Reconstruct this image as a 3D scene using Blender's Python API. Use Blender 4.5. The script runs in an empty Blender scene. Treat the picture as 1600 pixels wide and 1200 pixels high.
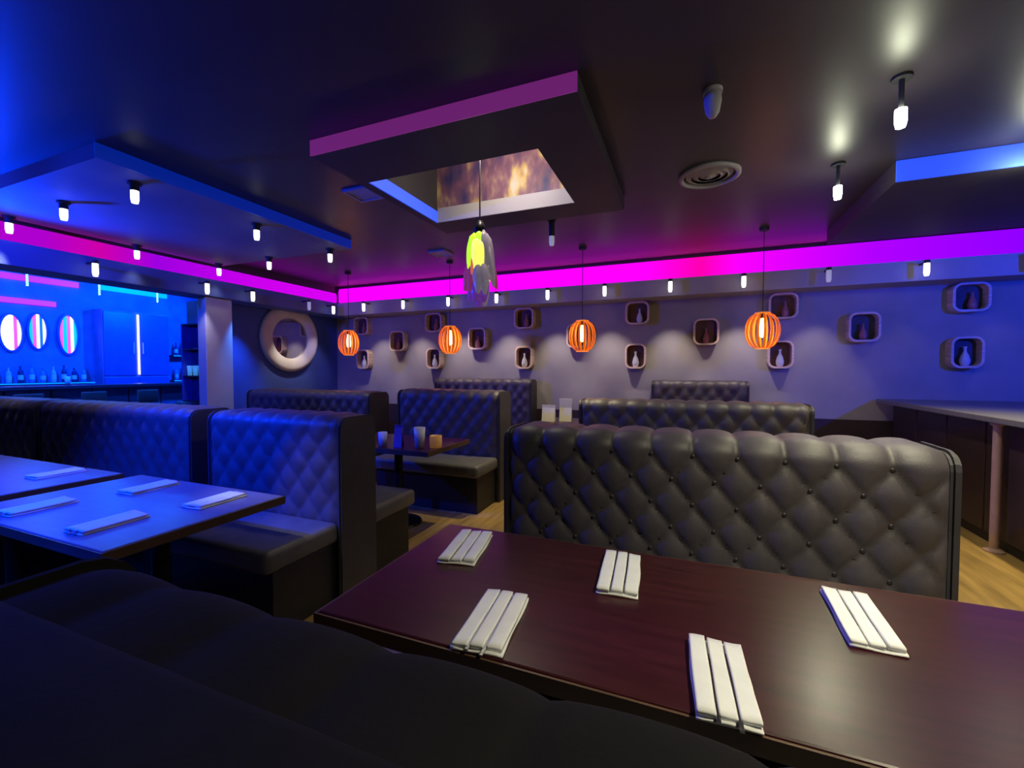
import bpy, bmesh, math, random
from mathutils import Vector, Matrix
random.seed(7)
PI = math.pi
S = bpy.context.scene
C = S.collection

# ------------------------------------------------------------------ camera, world, exposure
cam_d = bpy.data.cameras.new('camera')
cam = bpy.data.objects.new('camera', cam_d); C.objects.link(cam)
cam_d.sensor_width = 36.0
cam_d.lens = 678.0 / 1600.0 * 36.0
cam_d.clip_start = 0.02
cam.location = (0, 0, 1.40)
cam.rotation_euler = (math.radians(90) - math.atan(22 / 678.0), 0, math.radians(22))
S.camera = cam
w = bpy.data.worlds.new('world'); S.world = w; w.use_nodes = True
w.node_tree.nodes['Background'].inputs[0].default_value = (0.10, 0.08, 0.25, 1)
w.node_tree.nodes['Background'].inputs[1].default_value = 0.006
S.view_settings.view_transform = 'Standard'
S.view_settings.look = 'None'
S.view_settings.gamma = 1.0
S.view_settings.use_curve_mapping = False
S.view_settings.exposure = 0.0
S.cycles.sample_clamp_indirect = 4.0
S.cycles.max_bounces = 6
S.cycles.diffuse_bounces = 3
S.cycles.glossy_bounces = 3
S.cycles.caustics_reflective = False
S.cycles.caustics_refractive = False

# light strengths, gathered here for tuning (W)
K_WASH, K_DOWN, K_PEND, K_CHAND = 46.0, 60.0, 6.0, 30.0
K_BLUE_L, K_BLUE_T, K_BLUE_R = 500.0, 1150.0, 520.0
WARM = (1.0, 0.90, 0.70)
WASHC = (1.0, 0.84, 0.72)
BLUE = (0.0, 0.035, 1.0)


# ------------------------------------------------------------------ materials
M = {}
def mat(name, col, rough=0.6, metal=0.0, emit=None, estr=0.0, var=0.0, vscale=8.0, bump=0.0, bscale=60.0,
        coat=0.0, trans=0.0, alpha=1.0, spec=0.5, stretch=None):
    m = bpy.data.materials.new(name); m.use_nodes = True
    nt = m.node_tree; b = nt.nodes['Principled BSDF']
    b.inputs['Base Color'].default_value = (*col, 1)
    b.inputs['Roughness'].default_value = rough
    b.inputs['Metallic'].default_value = metal
    b.inputs['Specular IOR Level'].default_value = spec
    b.inputs['Coat Weight'].default_value = coat
    b.inputs['Coat Roughness'].default_value = 0.15
    b.inputs['Transmission Weight'].default_value = trans
    b.inputs['Alpha'].default_value = alpha
    if emit:
        b.inputs['Emission Color'].default_value = (*emit, 1)
        b.inputs['Emission Strength'].default_value = estr
    if var or bump:
        tc = nt.nodes.new('ShaderNodeTexCoord'); mp = nt.nodes.new('ShaderNodeMapping')
        nt.links.new(tc.outputs['Object'], mp.inputs[0])
        if stretch: mp.inputs['Scale'].default_value = stretch
        if var:
            n = nt.nodes.new('ShaderNodeTexNoise'); n.inputs['Scale'].default_value = vscale
            n.inputs['Detail'].default_value = 5
            nt.links.new(mp.outputs[0], n.inputs['Vector'])
            r = nt.nodes.new('ShaderNodeValToRGB')
            r.color_ramp.elements[0].position = .3; r.color_ramp.elements[1].position = .7
            r.color_ramp.elements[0].color = (*[c * (1 - var) for c in col], 1)
            r.color_ramp.elements[1].color = (*[min(1, c * (1 + var)) for c in col], 1)
            nt.links.new(n.outputs['Fac'], r.inputs[0]); nt.links.new(r.outputs[0], b.inputs['Base Color'])
        if bump:
            n2 = nt.nodes.new('ShaderNodeTexNoise'); n2.inputs['Scale'].default_value = bscale
            nt.links.new(mp.outputs[0], n2.inputs['Vector'])
            bp = nt.nodes.new('ShaderNodeBump'); bp.inputs['Strength'].default_value = bump
            bp.inputs['Distance'].default_value = 0.0025
            nt.links.new(n2.outputs['Fac'], bp.inputs['Height']); nt.links.new(bp.outputs[0], b.inputs['Normal'])
    M[name] = m
    return m

def ramp_emit(name, axis, lo, hi, stops, strength):
    """LED diffuser whose colour drifts along its length (object axis)."""
    m = bpy.data.materials.new(name); m.use_nodes = True
    nt = m.node_tree; b = nt.nodes['Principled BSDF']
    b.inputs['Base Color'].default_value = (.0, .0, .0, 1); b.inputs['Specular IOR Level'].default_value = 0.0
    tc = nt.nodes.new('ShaderNodeTexCoord'); sx = nt.nodes.new('ShaderNodeSeparateXYZ')
    nt.links.new(tc.outputs['Object'], sx.inputs[0])
    mr = nt.nodes.new('ShaderNodeMapRange'); mr.inputs[1].default_value = lo; mr.inputs[2].default_value = hi
    nt.links.new(sx.outputs[axis], mr.inputs[0])
    r = nt.nodes.new('ShaderNodeValToRGB'); e = r.color_ramp.elements
    while len(e) < len(stops): e.new(0.5)
    for k, (p, c) in enumerate(stops):
        e[k].position = (p - lo) / (hi - lo); e[k].color = (*c, 1)
    nt.links.new(mr.outputs[0], r.inputs[0])
    nt.links.new(r.outputs[0], b.inputs['Emission Color'])
    b.inputs['Emission Strength'].default_value = strength
    M[name] = m

mat('wall_paint', (.34, .32, .33), .75, var=.12, vscale=2.0, bump=.15, bscale=40)
mat('wall_blue_lit', (.05, .10, .42), .7, var=.12, vscale=2.0, bump=.15, bscale=40)  # wall paint tinted navy, blue light put into the colour
mat('dark_wall', (.05, .045, .06), .7, var=.2, vscale=3, bump=.1)
mat('ceiling_paint', (.055, .045, .056), .40, var=.15, vscale=2, bump=.1, bscale=50)
mat('panel_grey', (.20, .20, .22), .6, var=.1, vscale=2)
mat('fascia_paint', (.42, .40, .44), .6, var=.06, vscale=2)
mat('fascia_blue_lit', (.10, .16, .46), .6, var=.06, vscale=2)  # fascia colour carries the blue light falling on the bar soffit
mat('cloud_paint', (.045, .040, .048), .6, var=.1, vscale=2)
mat('coffer_paint', (.42, .39, .38), .6, var=.08, vscale=2)
mat('floor_wood', (.36, .23, .08), .38, var=.35, vscale=3, stretch=(6, .6, 1), bump=.15, bscale=20)
mat('column_paint', (.6, .58, .58), .6, var=.06, vscale=3)
mat('wainscot', (.035, .02, .025), .5, var=.2, vscale=4)
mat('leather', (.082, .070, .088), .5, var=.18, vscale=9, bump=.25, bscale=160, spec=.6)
mat('leather_shaded', (.008, .0075, .009), .85, spec=.15, var=.15, vscale=9, bump=.2, bscale=160)  # darker copy of the leather, shade on the near bench painted in
mat('leather_plain', (.045, .042, .055), .5, var=.15, vscale=9, bump=.2, bscale=160)
mat('seat_leather', (.12, .115, .125), .45, var=.12, vscale=9, bump=.2, bscale=160)
mat('plinth_black', (.012, .012, .016), .5, var=.2)
mat('button_leather', (.03, .027, .032), .4, var=.1)
mat('table_wood', (.040, .0075, .011), .28, var=.3, vscale=4, stretch=(1, 9, 1), coat=.0, spec=.5)
mat('table_edge', (.10, .055, .035), .4, var=.2, vscale=6)
mat('grey_table', (.16, .155, .17), .34, var=.10, vscale=5, stretch=(1, 6, 1), spec=.3)
mat('black_metal', (.015, .015, .018), .4, .6, var=.1)
mat('pale_post', (.42, .27, .24), .45, var=.1)
mat('napkin_linen', (.82, .82, .86), .85, var=.04, vscale=20, bump=.2, bscale=300)
mat('cutlery', (.35, .35, .37), .22, 1.0, var=.05)
mat('frame_wood', (.72, .55, .46), .45, var=.25, vscale=8, stretch=(1, 1, 6))
mat('box_back', (.11, .045, .06), .6, var=.3, vscale=12)
mat('box_back_dark', (.05, .045, .09), .6, var=.3, vscale=12)
mat('vase_pale', (.62, .66, .78), .25, var=.1)
mat('vase_rose', (.42, .16, .17), .3, var=.2)
mat('mirror_glass', (.75, .75, .8), .04, 1.0, var=.02)
mat('mirror_ring', (.72, .69, .62), .5, var=.08, vscale=5)
mat('lamp_white', (.6, .6, .6), .5, var=.03)
mat('lamp_dark', (.03, .03, .035), .6, var=.05)
mat('lamp_glow_soft', (1, 1, 1), .5, emit=(1.0, .97, .88), estr=1.6)
mat('lamp_glow', (1, 1, 1), .5, emit=(.95, 1.0, .72), estr=72.0)
mat('wash_glow', (.5, .5, .5), .5, emit=(1.0, .96, .84), estr=1.8)
mat('wash_dim', (.6, .6, .7), .5, emit=(.8, .8, 1.0), estr=.25)
mat('spark_glow', (1, 1, 1), .5, emit=(.55, .75, 1.0), estr=.9)
mat('glint_glass', (.5, .8, 1), .1, emit=(.1, .5, .8), estr=.35)  # emission stands in for glints on the rack glasses
mat('blue_glow', (.1, .2, 1), .5, emit=(0.0, .10, 1.0), estr=2.0)
mat('bulb_glow', (1, .9, .6), .5, emit=(1.0, .62, .22), estr=14.0)
mat('amber_slat', (1.0, .24, .03), .3, emit=(1.0, .15, .0), estr=.5, var=.25, vscale=12)
mat('amber_rim', (1.0, .42, .08), .3, emit=(1.0, .32, .03), estr=.5)
mat('cord_black', (.02, .02, .02), .6, var=.1)
mat('glass_lime', (.5, .9, .05), .15, emit=(.45, .95, .02), estr=1.15, var=.2, vscale=14)
mat('glass_yellow', (.9, .9, .3), .15, emit=(.92, .95, .12), estr=1.0, var=.2, vscale=14)
mat('glass_orange', (.9, .25, .08), .15, emit=(1.0, .22, .06), estr=.55, var=.2, vscale=14)
mat('glass_clear', (.58, .5, .62), .12, emit=(.5, .42, .5), estr=.16, var=.15, vscale=14)
mat('glass_violet', (.25, .10, .5), .15, emit=(.25, .06, .5), estr=.3, var=.2, vscale=14)
mat('glass_rose', (.55, .12, .25), .15, emit=(.6, .08, .2), estr=.25, var=.2, vscale=14)
mat('vent_pale', (.45, .42, .5), .6, var=.08)
mat('led_blue', (.1, .2, .8), .4, emit=(.004, .045, .78), estr=1.0)
mat('face_plum', (.03, .01, .03), .4, emit=(.135, .014, .135), estr=1.0)
mat('led_navy', (.01, .01, .04), .4, emit=(.0, .012, .24), estr=1.0)
mat('led_magenta', (.5, .1, .5), .4, emit=(.55, .0, .6), estr=1.0)
mat('tape_magenta', (.3, .1, .3), .4, emit=(1.0, .05, .50), estr=80.0)
mat('tape_violet', (.3, .1, .3), .4, emit=(.5, .02, .8), estr=12.0)
mat('led_cyan', (.1, .5, .6), .4, emit=(.0, .32, .62), estr=1.2)
mat('bar_wall', (.10, .20, .55), .6, var=.25, vscale=3)
mat('bar_counter', (.03, .03, .06), .3, var=.2)
mat('bar_front', (.06, .12, .3), .5, var=.25, vscale=4)
mat('bar_door', (.05, .10, .55), .35, var=.1)
mat('bottle_blue', (.10, .30, .8), .1, var=.3, vscale=10)
mat('bottle_dark', (.02, .05, .2), .1, var=.3)
mat('bottle_pale', (.5, .65, .9), .1, var=.2)
mat('label_white', (.7, .75, .8), .5, var=.05)
mat('glass_white', (.75, .75, .8), .12, var=.05)
mat('candle_amber', (.6, .33, .12), .3, emit=(.8, .35, .08), estr=.12, var=.15)
mat('menu_card', (.72, .68, .62), .6, var=.08)
mat('menu_violet', (.14, .10, .5), .5, var=.1)
ramp_emit('cove_back', 0, -6.2, 4.2, [(-6.2, (.35, 0, .46)), (-.7, (.37, 0, .42)), (.15, (.42, 0, .16)),
                                       (.7, (.34, 0, .44)), (2.0, (.16, 0, .50)), (4.2, (.06, 0, .48))], 2.7)
ramp_emit('cove_left', 1, -2.5, 6.3, [(-2.5, (.4, 0, .6)), (2.3, (.42, 0, .62)), (2.75, (.62, 0, .40)), (3.3, (.34, 0, .75)),
                                       (4.6, (.60, 0, .85)), (6.3, (.72, 0, .92))], 1.0)
# mural on the far face of the ceiling coffer: chandelier's coloured light painted as colour patches
def glow_pattern():
    m = bpy.data.materials.new('coffer_glow_pattern'); m.use_nodes = True
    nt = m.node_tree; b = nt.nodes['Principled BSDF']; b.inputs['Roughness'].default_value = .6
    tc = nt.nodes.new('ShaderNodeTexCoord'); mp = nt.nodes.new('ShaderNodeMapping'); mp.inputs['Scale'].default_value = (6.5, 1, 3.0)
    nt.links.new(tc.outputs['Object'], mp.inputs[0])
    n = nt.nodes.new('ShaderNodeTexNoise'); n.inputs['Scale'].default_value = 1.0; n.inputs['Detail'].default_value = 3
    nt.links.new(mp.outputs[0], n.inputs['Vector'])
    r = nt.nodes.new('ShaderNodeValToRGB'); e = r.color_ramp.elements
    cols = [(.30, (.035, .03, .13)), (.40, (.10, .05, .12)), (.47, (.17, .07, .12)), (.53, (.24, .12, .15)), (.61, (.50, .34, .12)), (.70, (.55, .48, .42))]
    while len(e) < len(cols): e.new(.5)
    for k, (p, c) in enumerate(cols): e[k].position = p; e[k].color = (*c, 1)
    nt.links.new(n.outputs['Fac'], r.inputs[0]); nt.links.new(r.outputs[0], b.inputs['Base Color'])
    M['glow_pattern'] = m
glow_pattern()

# ------------------------------------------------------------------ helpers
def obj(name, bm, m, parent=None, smooth=False):
    me = bpy.data.meshes.new(name)
    bmesh.ops.recalc_face_normals(bm, faces=bm.faces[:])
    bm.to_mesh(me); bm.free()
    me.materials.append(M[m])
    if smooth:
        for p in me.polygons: p.use_smooth = True
    o = bpy.data.objects.new(name, me); C.objects.link(o)
    if parent: o.parent = parent
    return o
def tag(o, label, cat, group=None):
    o['label'] = label; o['category'] = cat
    if group: o['group'] = group
    return o
def thing(name, label, cat, loc=(0, 0, 0), rz=0.0, group=None):
    o = bpy.data.objects.new(name, None); C.objects.link(o); o.empty_display_size = .1
    o.location = loc; o.rotation_euler = (0, 0, rz)
    return tag(o, label, cat, group)
def struct(name, bm, m, parent=None, label=None):
    o = obj(name, bm, m, parent)
    if not parent: o['kind'] = 'structure'
    if label: o['label'] = label
    return o
def dup(root, loc, rz=0.0, label=None, group=None):
    r = root.copy(); C.objects.link(r); r.location = loc; r.rotation_euler = (0, 0, rz)
    if label: r['label'] = label
    if group: r['group'] = group
    for ch in list(root.children):
        c = ch.copy(); C.objects.link(c); c.parent = r
        for g in list(ch.children):
            d = g.copy(); C.objects.link(d); d.parent = c
    return r
def bx(bm, x0, x1, y0, y1, z0, z1, bev=0.0, seg=2):
    v = [bm.verts.new(p) for p in ((x0, y0, z0), (x1, y0, z0), (x1, y1, z0), (x0, y1, z0), (x0, y0, z1), (x1, y0, z1), (x1, y1, z1), (x0, y1, z1))]
    f = [bm.faces.new([v[i] for i in q]) for q in ((3, 2, 1, 0), (4, 5, 6, 7), (0, 1, 5, 4), (1, 2, 6, 5), (2, 3, 7, 6), (3, 0, 4, 7))]
    if bev:
        ed = list({e for q in f for e in q.edges})
        bmesh.ops.bevel(bm, geom=ed, offset=bev, segments=seg, affect='EDGES', profile=.5)
    return bm
def box(x0, x1, y0, y1, z0, z1, bev=0.0, seg=2):
    return bx(bmesh.new(), x0, x1, y0, y1, z0, z1, bev, seg)
def lathe(prof, n=24, bm=None, cx=0, cy=0):
    """profile list of (r,z), spun about z."""
    bm = bm or bmesh.new(); rings = []
    for r, z in prof:
        if r < 1e-5: rings.append([bm.verts.new((cx, cy, z))])
        else: rings.append([bm.verts.new((cx + r * math.cos(2 * PI * k / n), cy + r * math.sin(2 * PI * k / n), z)) for k in range(n)])
    for a, b in zip(rings, rings[1:]):
        for k in range(n):
            j = (k + 1) % n
            if len(a) == 1 and len(b) == 1: continue
            if len(a) == 1: bm.faces.new((a[0], b[k], b[j]))
            elif len(b) == 1: bm.faces.new((a[k], a[j], b[0]))
            else: bm.faces.new((a[k], a[j], b[j], b[k]))
    return bm
def tube(pts, r, n=8, bm=None):
    bm = bm or bmesh.new(); rings = []
    pts = [Vector(p) for p in pts]
    for i, p in enumerate(pts):
        t = (pts[min(i + 1, len(pts) - 1)] - pts[max(i - 1, 0)]).normalized()
        a = t.orthogonal().normalized(); b = t.cross(a)
        rr = r[i] if isinstance(r, (list, tuple)) else r
        rings.append([bm.verts.new(p + rr * (a * math.cos(2 * PI * k / n) + b * math.sin(2 * PI * k / n))) for k in range(n)])
    for a, b in zip(rings, rings[1:]):
        for k in range(n): bm.faces.new((a[k], a[(k + 1) % n], b[(k + 1) % n], b[k]))
    bm.faces.new(rings[0]); bm.faces.new(rings[-1][::-1])
    return bm
def extrude_poly(pts2, plane, a, b):
    """extrude closed 2-D outline between a and b along the axis missing from plane."""
    def P(p, t): return {'xy': (p[0], p[1], t), 'xz': (p[0], t, p[1]), 'yz': (t, p[0], p[1])}[plane]
    bm = bmesh.new()
    A = [bm.verts.new(P(p, a)) for p in pts2]; B = [bm.verts.new(P(p, b)) for p in pts2]
    n = len(pts2)
    bm.faces.new(A); bm.faces.new(B[::-1])
    for k in range(n): bm.faces.new((A[k], A[(k + 1) % n], B[(k + 1) % n], B[k]))
    return bm
def rrect(w, h, r, n=6, cx=0, cy=0):
    out = []
    for sx, sy, a0 in ((1, 1, 0), (-1, 1, 90), (-1, -1, 180), (1, -1, 270)):
        for k in range(n + 1):
            a = math.radians(a0 + 90 * k / n)
            out.append((cx + sx * (w / 2 - r) + r * math.cos(a), cy + sy * (h / 2 - r) + r * math.sin(a)))
    return out
def lamp_light(kind, parent, loc, power, col, radius=.03, direction=None, angle=90, blend=.6):
    d = bpy.data.lights.new('lamp_light', kind); d.energy = power; d.color = col; d.shadow_soft_size = radius
    o = bpy.data.objects.new('lamp_light', d); C.objects.link(o)
    if parent: o.parent = parent
    o.location = loc
    if kind == 'SPOT':
        d.spot_size = math.radians(angle); d.spot_blend = blend
        o.rotation_euler = Vector(direction).to_track_quat('-Z', 'Y').to_euler()
    return o
ORD = ['first', 'second', 'third', 'fourth', 'fifth', 'sixth', 'seventh', 'eighth', 'ninth', 'tenth', 'eleventh', 'twelfth',
       'thirteenth', 'fourteenth']

# ------------------------------------------------------------------ room shell
ZC = 2.93            # main ceiling
YW = 6.60            # back wall
XW = -6.35           # partition to the bar
struct('floor', box(-12.2, 4.4, -3.2, 8.2, -.10, 0), 'floor_wood')
struct('wall_back', box(XW - .2, 4.4, YW, YW + .15, 0, 3.0), 'wall_paint')
struct('wall_right', box(4.2, 4.35, -3.2, YW, 0, 3.0), 'dark_wall')
struct('wall_front', box(-12.2, 4.4, -3.35, -3.2, 0, 3.4), 'dark_wall')
struct('wall_left', box(XW - .15, XW, 4.25, YW, 0, 3.0), 'wall_blue_lit')
struct('wall_bar', box(-11.6, -11.45, -3.2, 8.2, 0, 3.4), 'bar_wall')
struct('wall_bar_end', box(-11.6, XW - .15, 8.05, 8.2, 0, 3.4), 'bar_wall')
struct('trim_1', box(XW, 4.2, YW - .035, YW - .001, 0, .78, .006), 'wainscot')
# coffer opening in the main ceiling
OX0, OX1, OY0, OY1 = -2.27, -.91, 2.70, 3.68
bm = bmesh.new()
bx(bm, -6.2, OX0, -3.2, YW, ZC, ZC + .1); bx(bm, OX1, 4.35, -3.2, YW, ZC, ZC + .1)
bx(bm, OX0, OX1, -3.2, OY0, ZC, ZC + .1); bx(bm, OX0, OX1, OY1, YW, ZC, ZC + .1)
ceil = struct('ceiling', bm, 'ceiling_paint')
struct('ceiling_bar', box(-11.6, -6.2, -3.2, 8.2, 3.25, 3.35), 'ceiling_paint')
struct('coffer_lid', box(OX0 - .1, OX1 + .1, OY0 - .1, OY1 + .1, 3.36, 3.42), 'ceiling_paint', ceil)
struct('coffer_side', box(OX0 - .06, OX0 + .004, OY0, OY1 - .005, ZC, 3.36), 'cloud_paint', ceil)
struct('coffer_side', box(OX1, OX1 + .06, OY0, OY1, ZC, 3.36), 'cloud_paint', ceil)
struct('coffer_side', box(OX0 - .06, OX1 + .06, OY0 - .06, OY0, ZC, 3.36), 'cloud_paint', ceil)
struct('coffer_glow_face', box(OX0 - .06, OX1 + .06, OY1 - .005, OY1 + .06, ZC, 3.36), 'glow_pattern', ceil)
# dropped ceiling panels
ZD = 2.825
bm = bmesh.new()
bx(bm, -2.35, -.54, 2.23, OY0, ZD, ZC - .001); bx(bm, -2.35, -.54, OY1, 4.0, ZD, ZC - .001)
bx(bm, -2.35, OX0, OY0, OY1, ZD, ZC - .001); bx(bm, OX1, -.54, OY0, OY1, ZD, ZC - .001)
p1 = tag(obj('ceiling_panel', bm, 'cloud_paint'), 'dropped ceiling panel with square opening around the glass chandelier', 'ceiling panel')
p1['kind'] = 'structure'
obj('led_strip', box(-2.35, -.54, 2.221, 2.2305, ZD, ZC - .004), 'face_plum', p1)['label'] = 'dim plum glowing face'  # front face given a dim plum emission
obj('led_strip', box(OX0 - .001, OX0 + .012, OY0 + .0, OY1 - .0, ZD, ZC), 'led_blue', p1)['label'] = 'blue light strip'
obj('lip', box(OX0 + .012, OX1, OY1 - .012, OY1 + .001, ZD, ZC + .03), 'coffer_paint', p1)
p2 = tag(obj('ceiling_panel', box(-5.94, -3.70, 1.70, 4.08, ZD, ZC - .001), 'panel_grey'), 'dropped ceiling panel lit blue over the bar-side booths', 'ceiling panel')
p2['kind'] = 'structure'
obj('led_strip', box(-3.703, -3.692, 1.69, 4.08, ZD, ZC - .004), 'led_navy', p2)['label'] = 'dim navy light strip'
p3 = tag(obj('ceiling_panel', box(1.40, 4.19, 4.05, 5.75, ZD - .05, ZC - .001), 'cloud_paint'), 'dropped ceiling panel with blue edge light above the high counter', 'ceiling panel')
p3['kind'] = 'structure'
obj('led_strip', box(1.40, 4.19, 4.038, 4.051, ZD - .05, ZC - .004), 'led_blue', p3)['label'] = 'blue light strip'
# soffits with magenta coves
YS, XS = 6.20, -5.95
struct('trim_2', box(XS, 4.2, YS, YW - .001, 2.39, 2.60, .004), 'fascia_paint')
struct('trim_3', box(XW, XS, -3.2, YW - .002, 2.39, 2.60, .004), 'fascia_blue_lit')
struct('trim_4', box(XW, 4.2, YS + .09, YW - .002, 2.60, ZC - .001), 'cloud_paint')
struct('trim_5', box(XW, XS - .09, -3.2, YW - .002, 2.60, 3.25), 'cloud_paint')
def cove(name, pts2, plane, a, b, m, label):
    return tag(obj(name, extrude_poly(pts2, plane, a, b), m, smooth=False), label, 'light strip')
cove('cove_light', [(YS + .09, 2.605), (YS + .05, 2.605), (YS + .03, 2.66), (YS + .03, 2.82), (YS + .05, 2.88), (YS + .09, 2.89)], 'yz', XS - .0, 4.19,
     'cove_back', 'long magenta cove light running above the framed back wall')
cove('cove_light', [(XS - .09, 2.605), (XS - .05, 2.605), (XS - .03, 2.66), (XS - .03, 2.75), (XS - .05, 2.80), (XS - .09, 2.81)], 'xz', -3.19, YS + .02,
     'cove_left', 'magenta cove light along the soffit in front of the bar')
for nm_, lip_, tape_ in (('back', box(XS, 4.19, YS + .001, YS + .007, 2.598, 2.618), box(XS + .02, 4.18, YS + .009, YS + .026, 2.600, 2.603)),
                         ('bar', box(XS - .007, XS - .001, -3.19, YS, 2.598, 2.618), box(XS - .026, XS - .009, -3.18, YS - .01, 2.600, 2.603))):
    ob_ = tag(obj('cove_lip', lip_, 'fascia_paint' if nm_ == 'back' else 'fascia_blue_lit'), 'thin ledge lip under the magenta cove on the %s soffit' % nm_, 'trim'); ob_['kind'] = 'structure'
    obj('added_led_tape', tape_, 'tape_magenta' if nm_ == 'back' else 'tape_violet', ob_)  # unseen tape added to throw more cove colour onto the ceiling
# column at the end of the bar partition
col_root = tag(obj('column', box(-6.17, -6.0, 3.88, 4.25, .10, 2.389, .01), 'column_paint'), 'pale square column between the bar opening and mirror wall', 'column')
col_root['kind'] = 'structure'
obj('plinth', box(-6.19, -5.98, 3.86, 4.25, 0, .10, .008), 'plinth_black', col_root)

struct('wall_return', box(-6.75, -6.171, 4.10, 4.249, 0, 2.389), 'bar_wall')
t = thing('glass_rack', 'narrow dark wall rack holding pale glasses beside the column', 'rack', (-6.46, 4.10, 0))
for sx in (-1, 1):
    obj('side_board', box(sx * .19 - .012, sx * .19 + .012, -.14, -.001, .95, 2.05, .003), 'bar_door', t)
obj('back_board', box(-.178, .178, -.02, -.001, .95, 2.05, .003), 'bottle_dark', t)
for z_ in (.95, 1.30, 1.68, 2.03):
    obj('shelf_board', box(-.178, .178, -.14, -.02, z_, z_ + .02, .002), 'bar_counter', t)
for i_, x_ in enumerate((-.12, .0, .12)):
    g_ = obj('highball_glass', lathe([(0, 0), (.026, 0), (.032, .14), (.028, .14), (.023, .01), (0, .01)], 14), 'glint_glass', None, True)
    g_.location = (-6.46 + x_, 4.02, 1.3205)
    tag(g_, 'pale highball glass in the rack beside the column, %s from the bar side' % ('first', 'second', 'third')[i_], 'glass', 'glasses in the column rack')
# ------------------------------------------------------------------ lamps
def down_lamp(loc, top, label, glow='lamp_glow', power=K_DOWN, group='cylinder ceiling lamps', col=WARM, ang=140, aim=(0, 0, -1)):
    h = top - loc[2]
    t = thing('ceiling_lamp', label, 'ceiling lamp', loc, 0, group)
    obj('canopy', lathe([(0, h), (.045, h), (.045, h - .015), (0, h - .015)], 20), 'lamp_dark', t)
    dr = .026 if glow == 'lamp_glow' else .027
    hr = .012 if glow == 'lamp_glow' else .030
    obj('housing', lathe([(0, h - .012), (hr, h - .012), (hr, .062), (0, .062)], 20), 'lamp_dark', t)
    obj('diffuser', lathe([(0, .062), (dr, .062), (dr, .0), (dr * .8, -.03), (0, -.034)], 20), glow, t, True)
    if power: lamp_light('SPOT', t, (0, 0, -.065), power, col, .03, aim, ang, 1.0)
    return t
rows = [2.03, 3.04, 3.98]
cols = [-3.92, -4.92, -5.86]
for j, y in enumerate(rows):
    for i, x in enumerate(cols):
        if (i, j) == (1, 1): continue
        pw = K_DOWN * (.32, .22, .05)[i]
        c_lamp = (i, j) == (2, 0)
        down_lamp((x, y, 2.70), ZD, 'white cylinder ceiling lamp on the blue panel, %s row from camera, %s from aisle' % (ORD[j], ORD[i]),
                  power=K_DOWN * .9 if c_lamp else pw, ang=44 if c_lamp else 85, aim=(-.1, -.22, -1) if c_lamp else (0, 0, -1), glow='lamp_glow_soft', group='cylinder lamps on the blue ceiling panel')
for j, y in enumerate([.83, 1.95, 2.91, 3.94]):
    down_lamp((1.02, y, 2.70), ZC, ['white cylinder ceiling lamp above the end of the napkin-set table',
              'white cylinder ceiling lamp above the tufted bench facing the table',
              'brighter near white cylinder lamp on the dark ceiling above the tufted bench',
              'farther white cylinder lamp on the dark ceiling, close to the magenta cove'][j],
              power=K_DOWN * (3.2, 1.4, .9, 1.1)[j], ang=(120, 70, 110, 150)[j], group='cylinder lamps on the dark ceiling', col=(1.0, .93, .62))
down_lamp((2.08, 3.92, 2.70), ZC, 'white cylinder ceiling lamp before the blue-edged panel by the high counter', power=K_DOWN * 3.2, ang=100,
          group='cylinder lamps on the dark ceiling', col=(1.0, .86, .45))
down_lamp((-2.15, .62, 2.70), ZC, 'white cylinder ceiling lamp above the grey table end by the aisle', power=K_DOWN * 1.3, ang=24, aim=(.03, .60, -1),
          glow='lamp_glow_soft', group='cylinder lamps on the dark ceiling', col=(.95, .93, 1.0))
down_lamp((-1.30, 4.30, 2.70), ZC, 'faint cylinder ceiling lamp over the aisle beyond the chandelier', power=K_DOWN * 2.2, ang=90, glow='wash_dim',
          group='cylinder lamps on the dark ceiling', col=(1.0, .85, .45))

def wash_lamp(loc, facing, label, power, glow, group, col=WASHC):
    """small wall-wash cylinder on a bracket; facing = +1 for the back wall soffit, else the bar soffit"""
    rz = 0 if facing == 'back' else PI / 2
    t = thing('wall_wash_lamp', label, 'spot lamp', loc, rz, group)
    obj('bracket', box(-.012, .012, .0, .151, .055, .075, .003), 'lamp_dark', t)
    obj('housing', lathe([(0, .085), (.026, .085), (.028, .05), (0, .05)], 16), 'lamp_dark', t)
    obj('diffuser', lathe([(0, .05), (.026, .05), (.027, -.05), (.02, -.085), (0, -.088)], 16), glow, t, True)
    if power: lamp_light('SPOT', t, (0, .02, -.10), power, col, .025, (0, .40, -1), 62, .9)
    return t
wx = [-5.22, -4.40, -3.54, -2.70, -1.89, -1.07, -.22, .63, 1.50, 2.38, 3.25]
for i, x in enumerate(wx):
    p = K_WASH * (.8 if x < -4 else 1.0 if x < .9 else .45 if x < 2 else .04)
    wash_lamp((x, 6.05, 2.50), 'back', 'slim glowing wall-wash lamp on the back soffit, %s from the mirror corner' % ORD[i], p,
              'wash_dim' if i in (8, 10) else 'wash_glow', 'wall-wash lamps along the back soffit')
for i, y in enumerate([5.95, 5.42, 4.42, 3.78, 2.63]):
    wash_lamp((-5.80, y, 2.47), 'left', 'slim glowing wall-wash lamp on the bar soffit, %s from the mirror corner' % ORD[i],
              [K_WASH * .5, K_WASH * .8, K_WASH * 2.4, K_WASH * .3, K_WASH * .1][i], 'wash_dim' if i in (1,) else 'wash_glow', 'wall-wash lamps along the bar soffit',
              [(.6, .5, .8), (1.0, .85, .75), (.03, .2, 1.0), (.7, .65, 1.0), (.1, .3, 1.0)][i])

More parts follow.
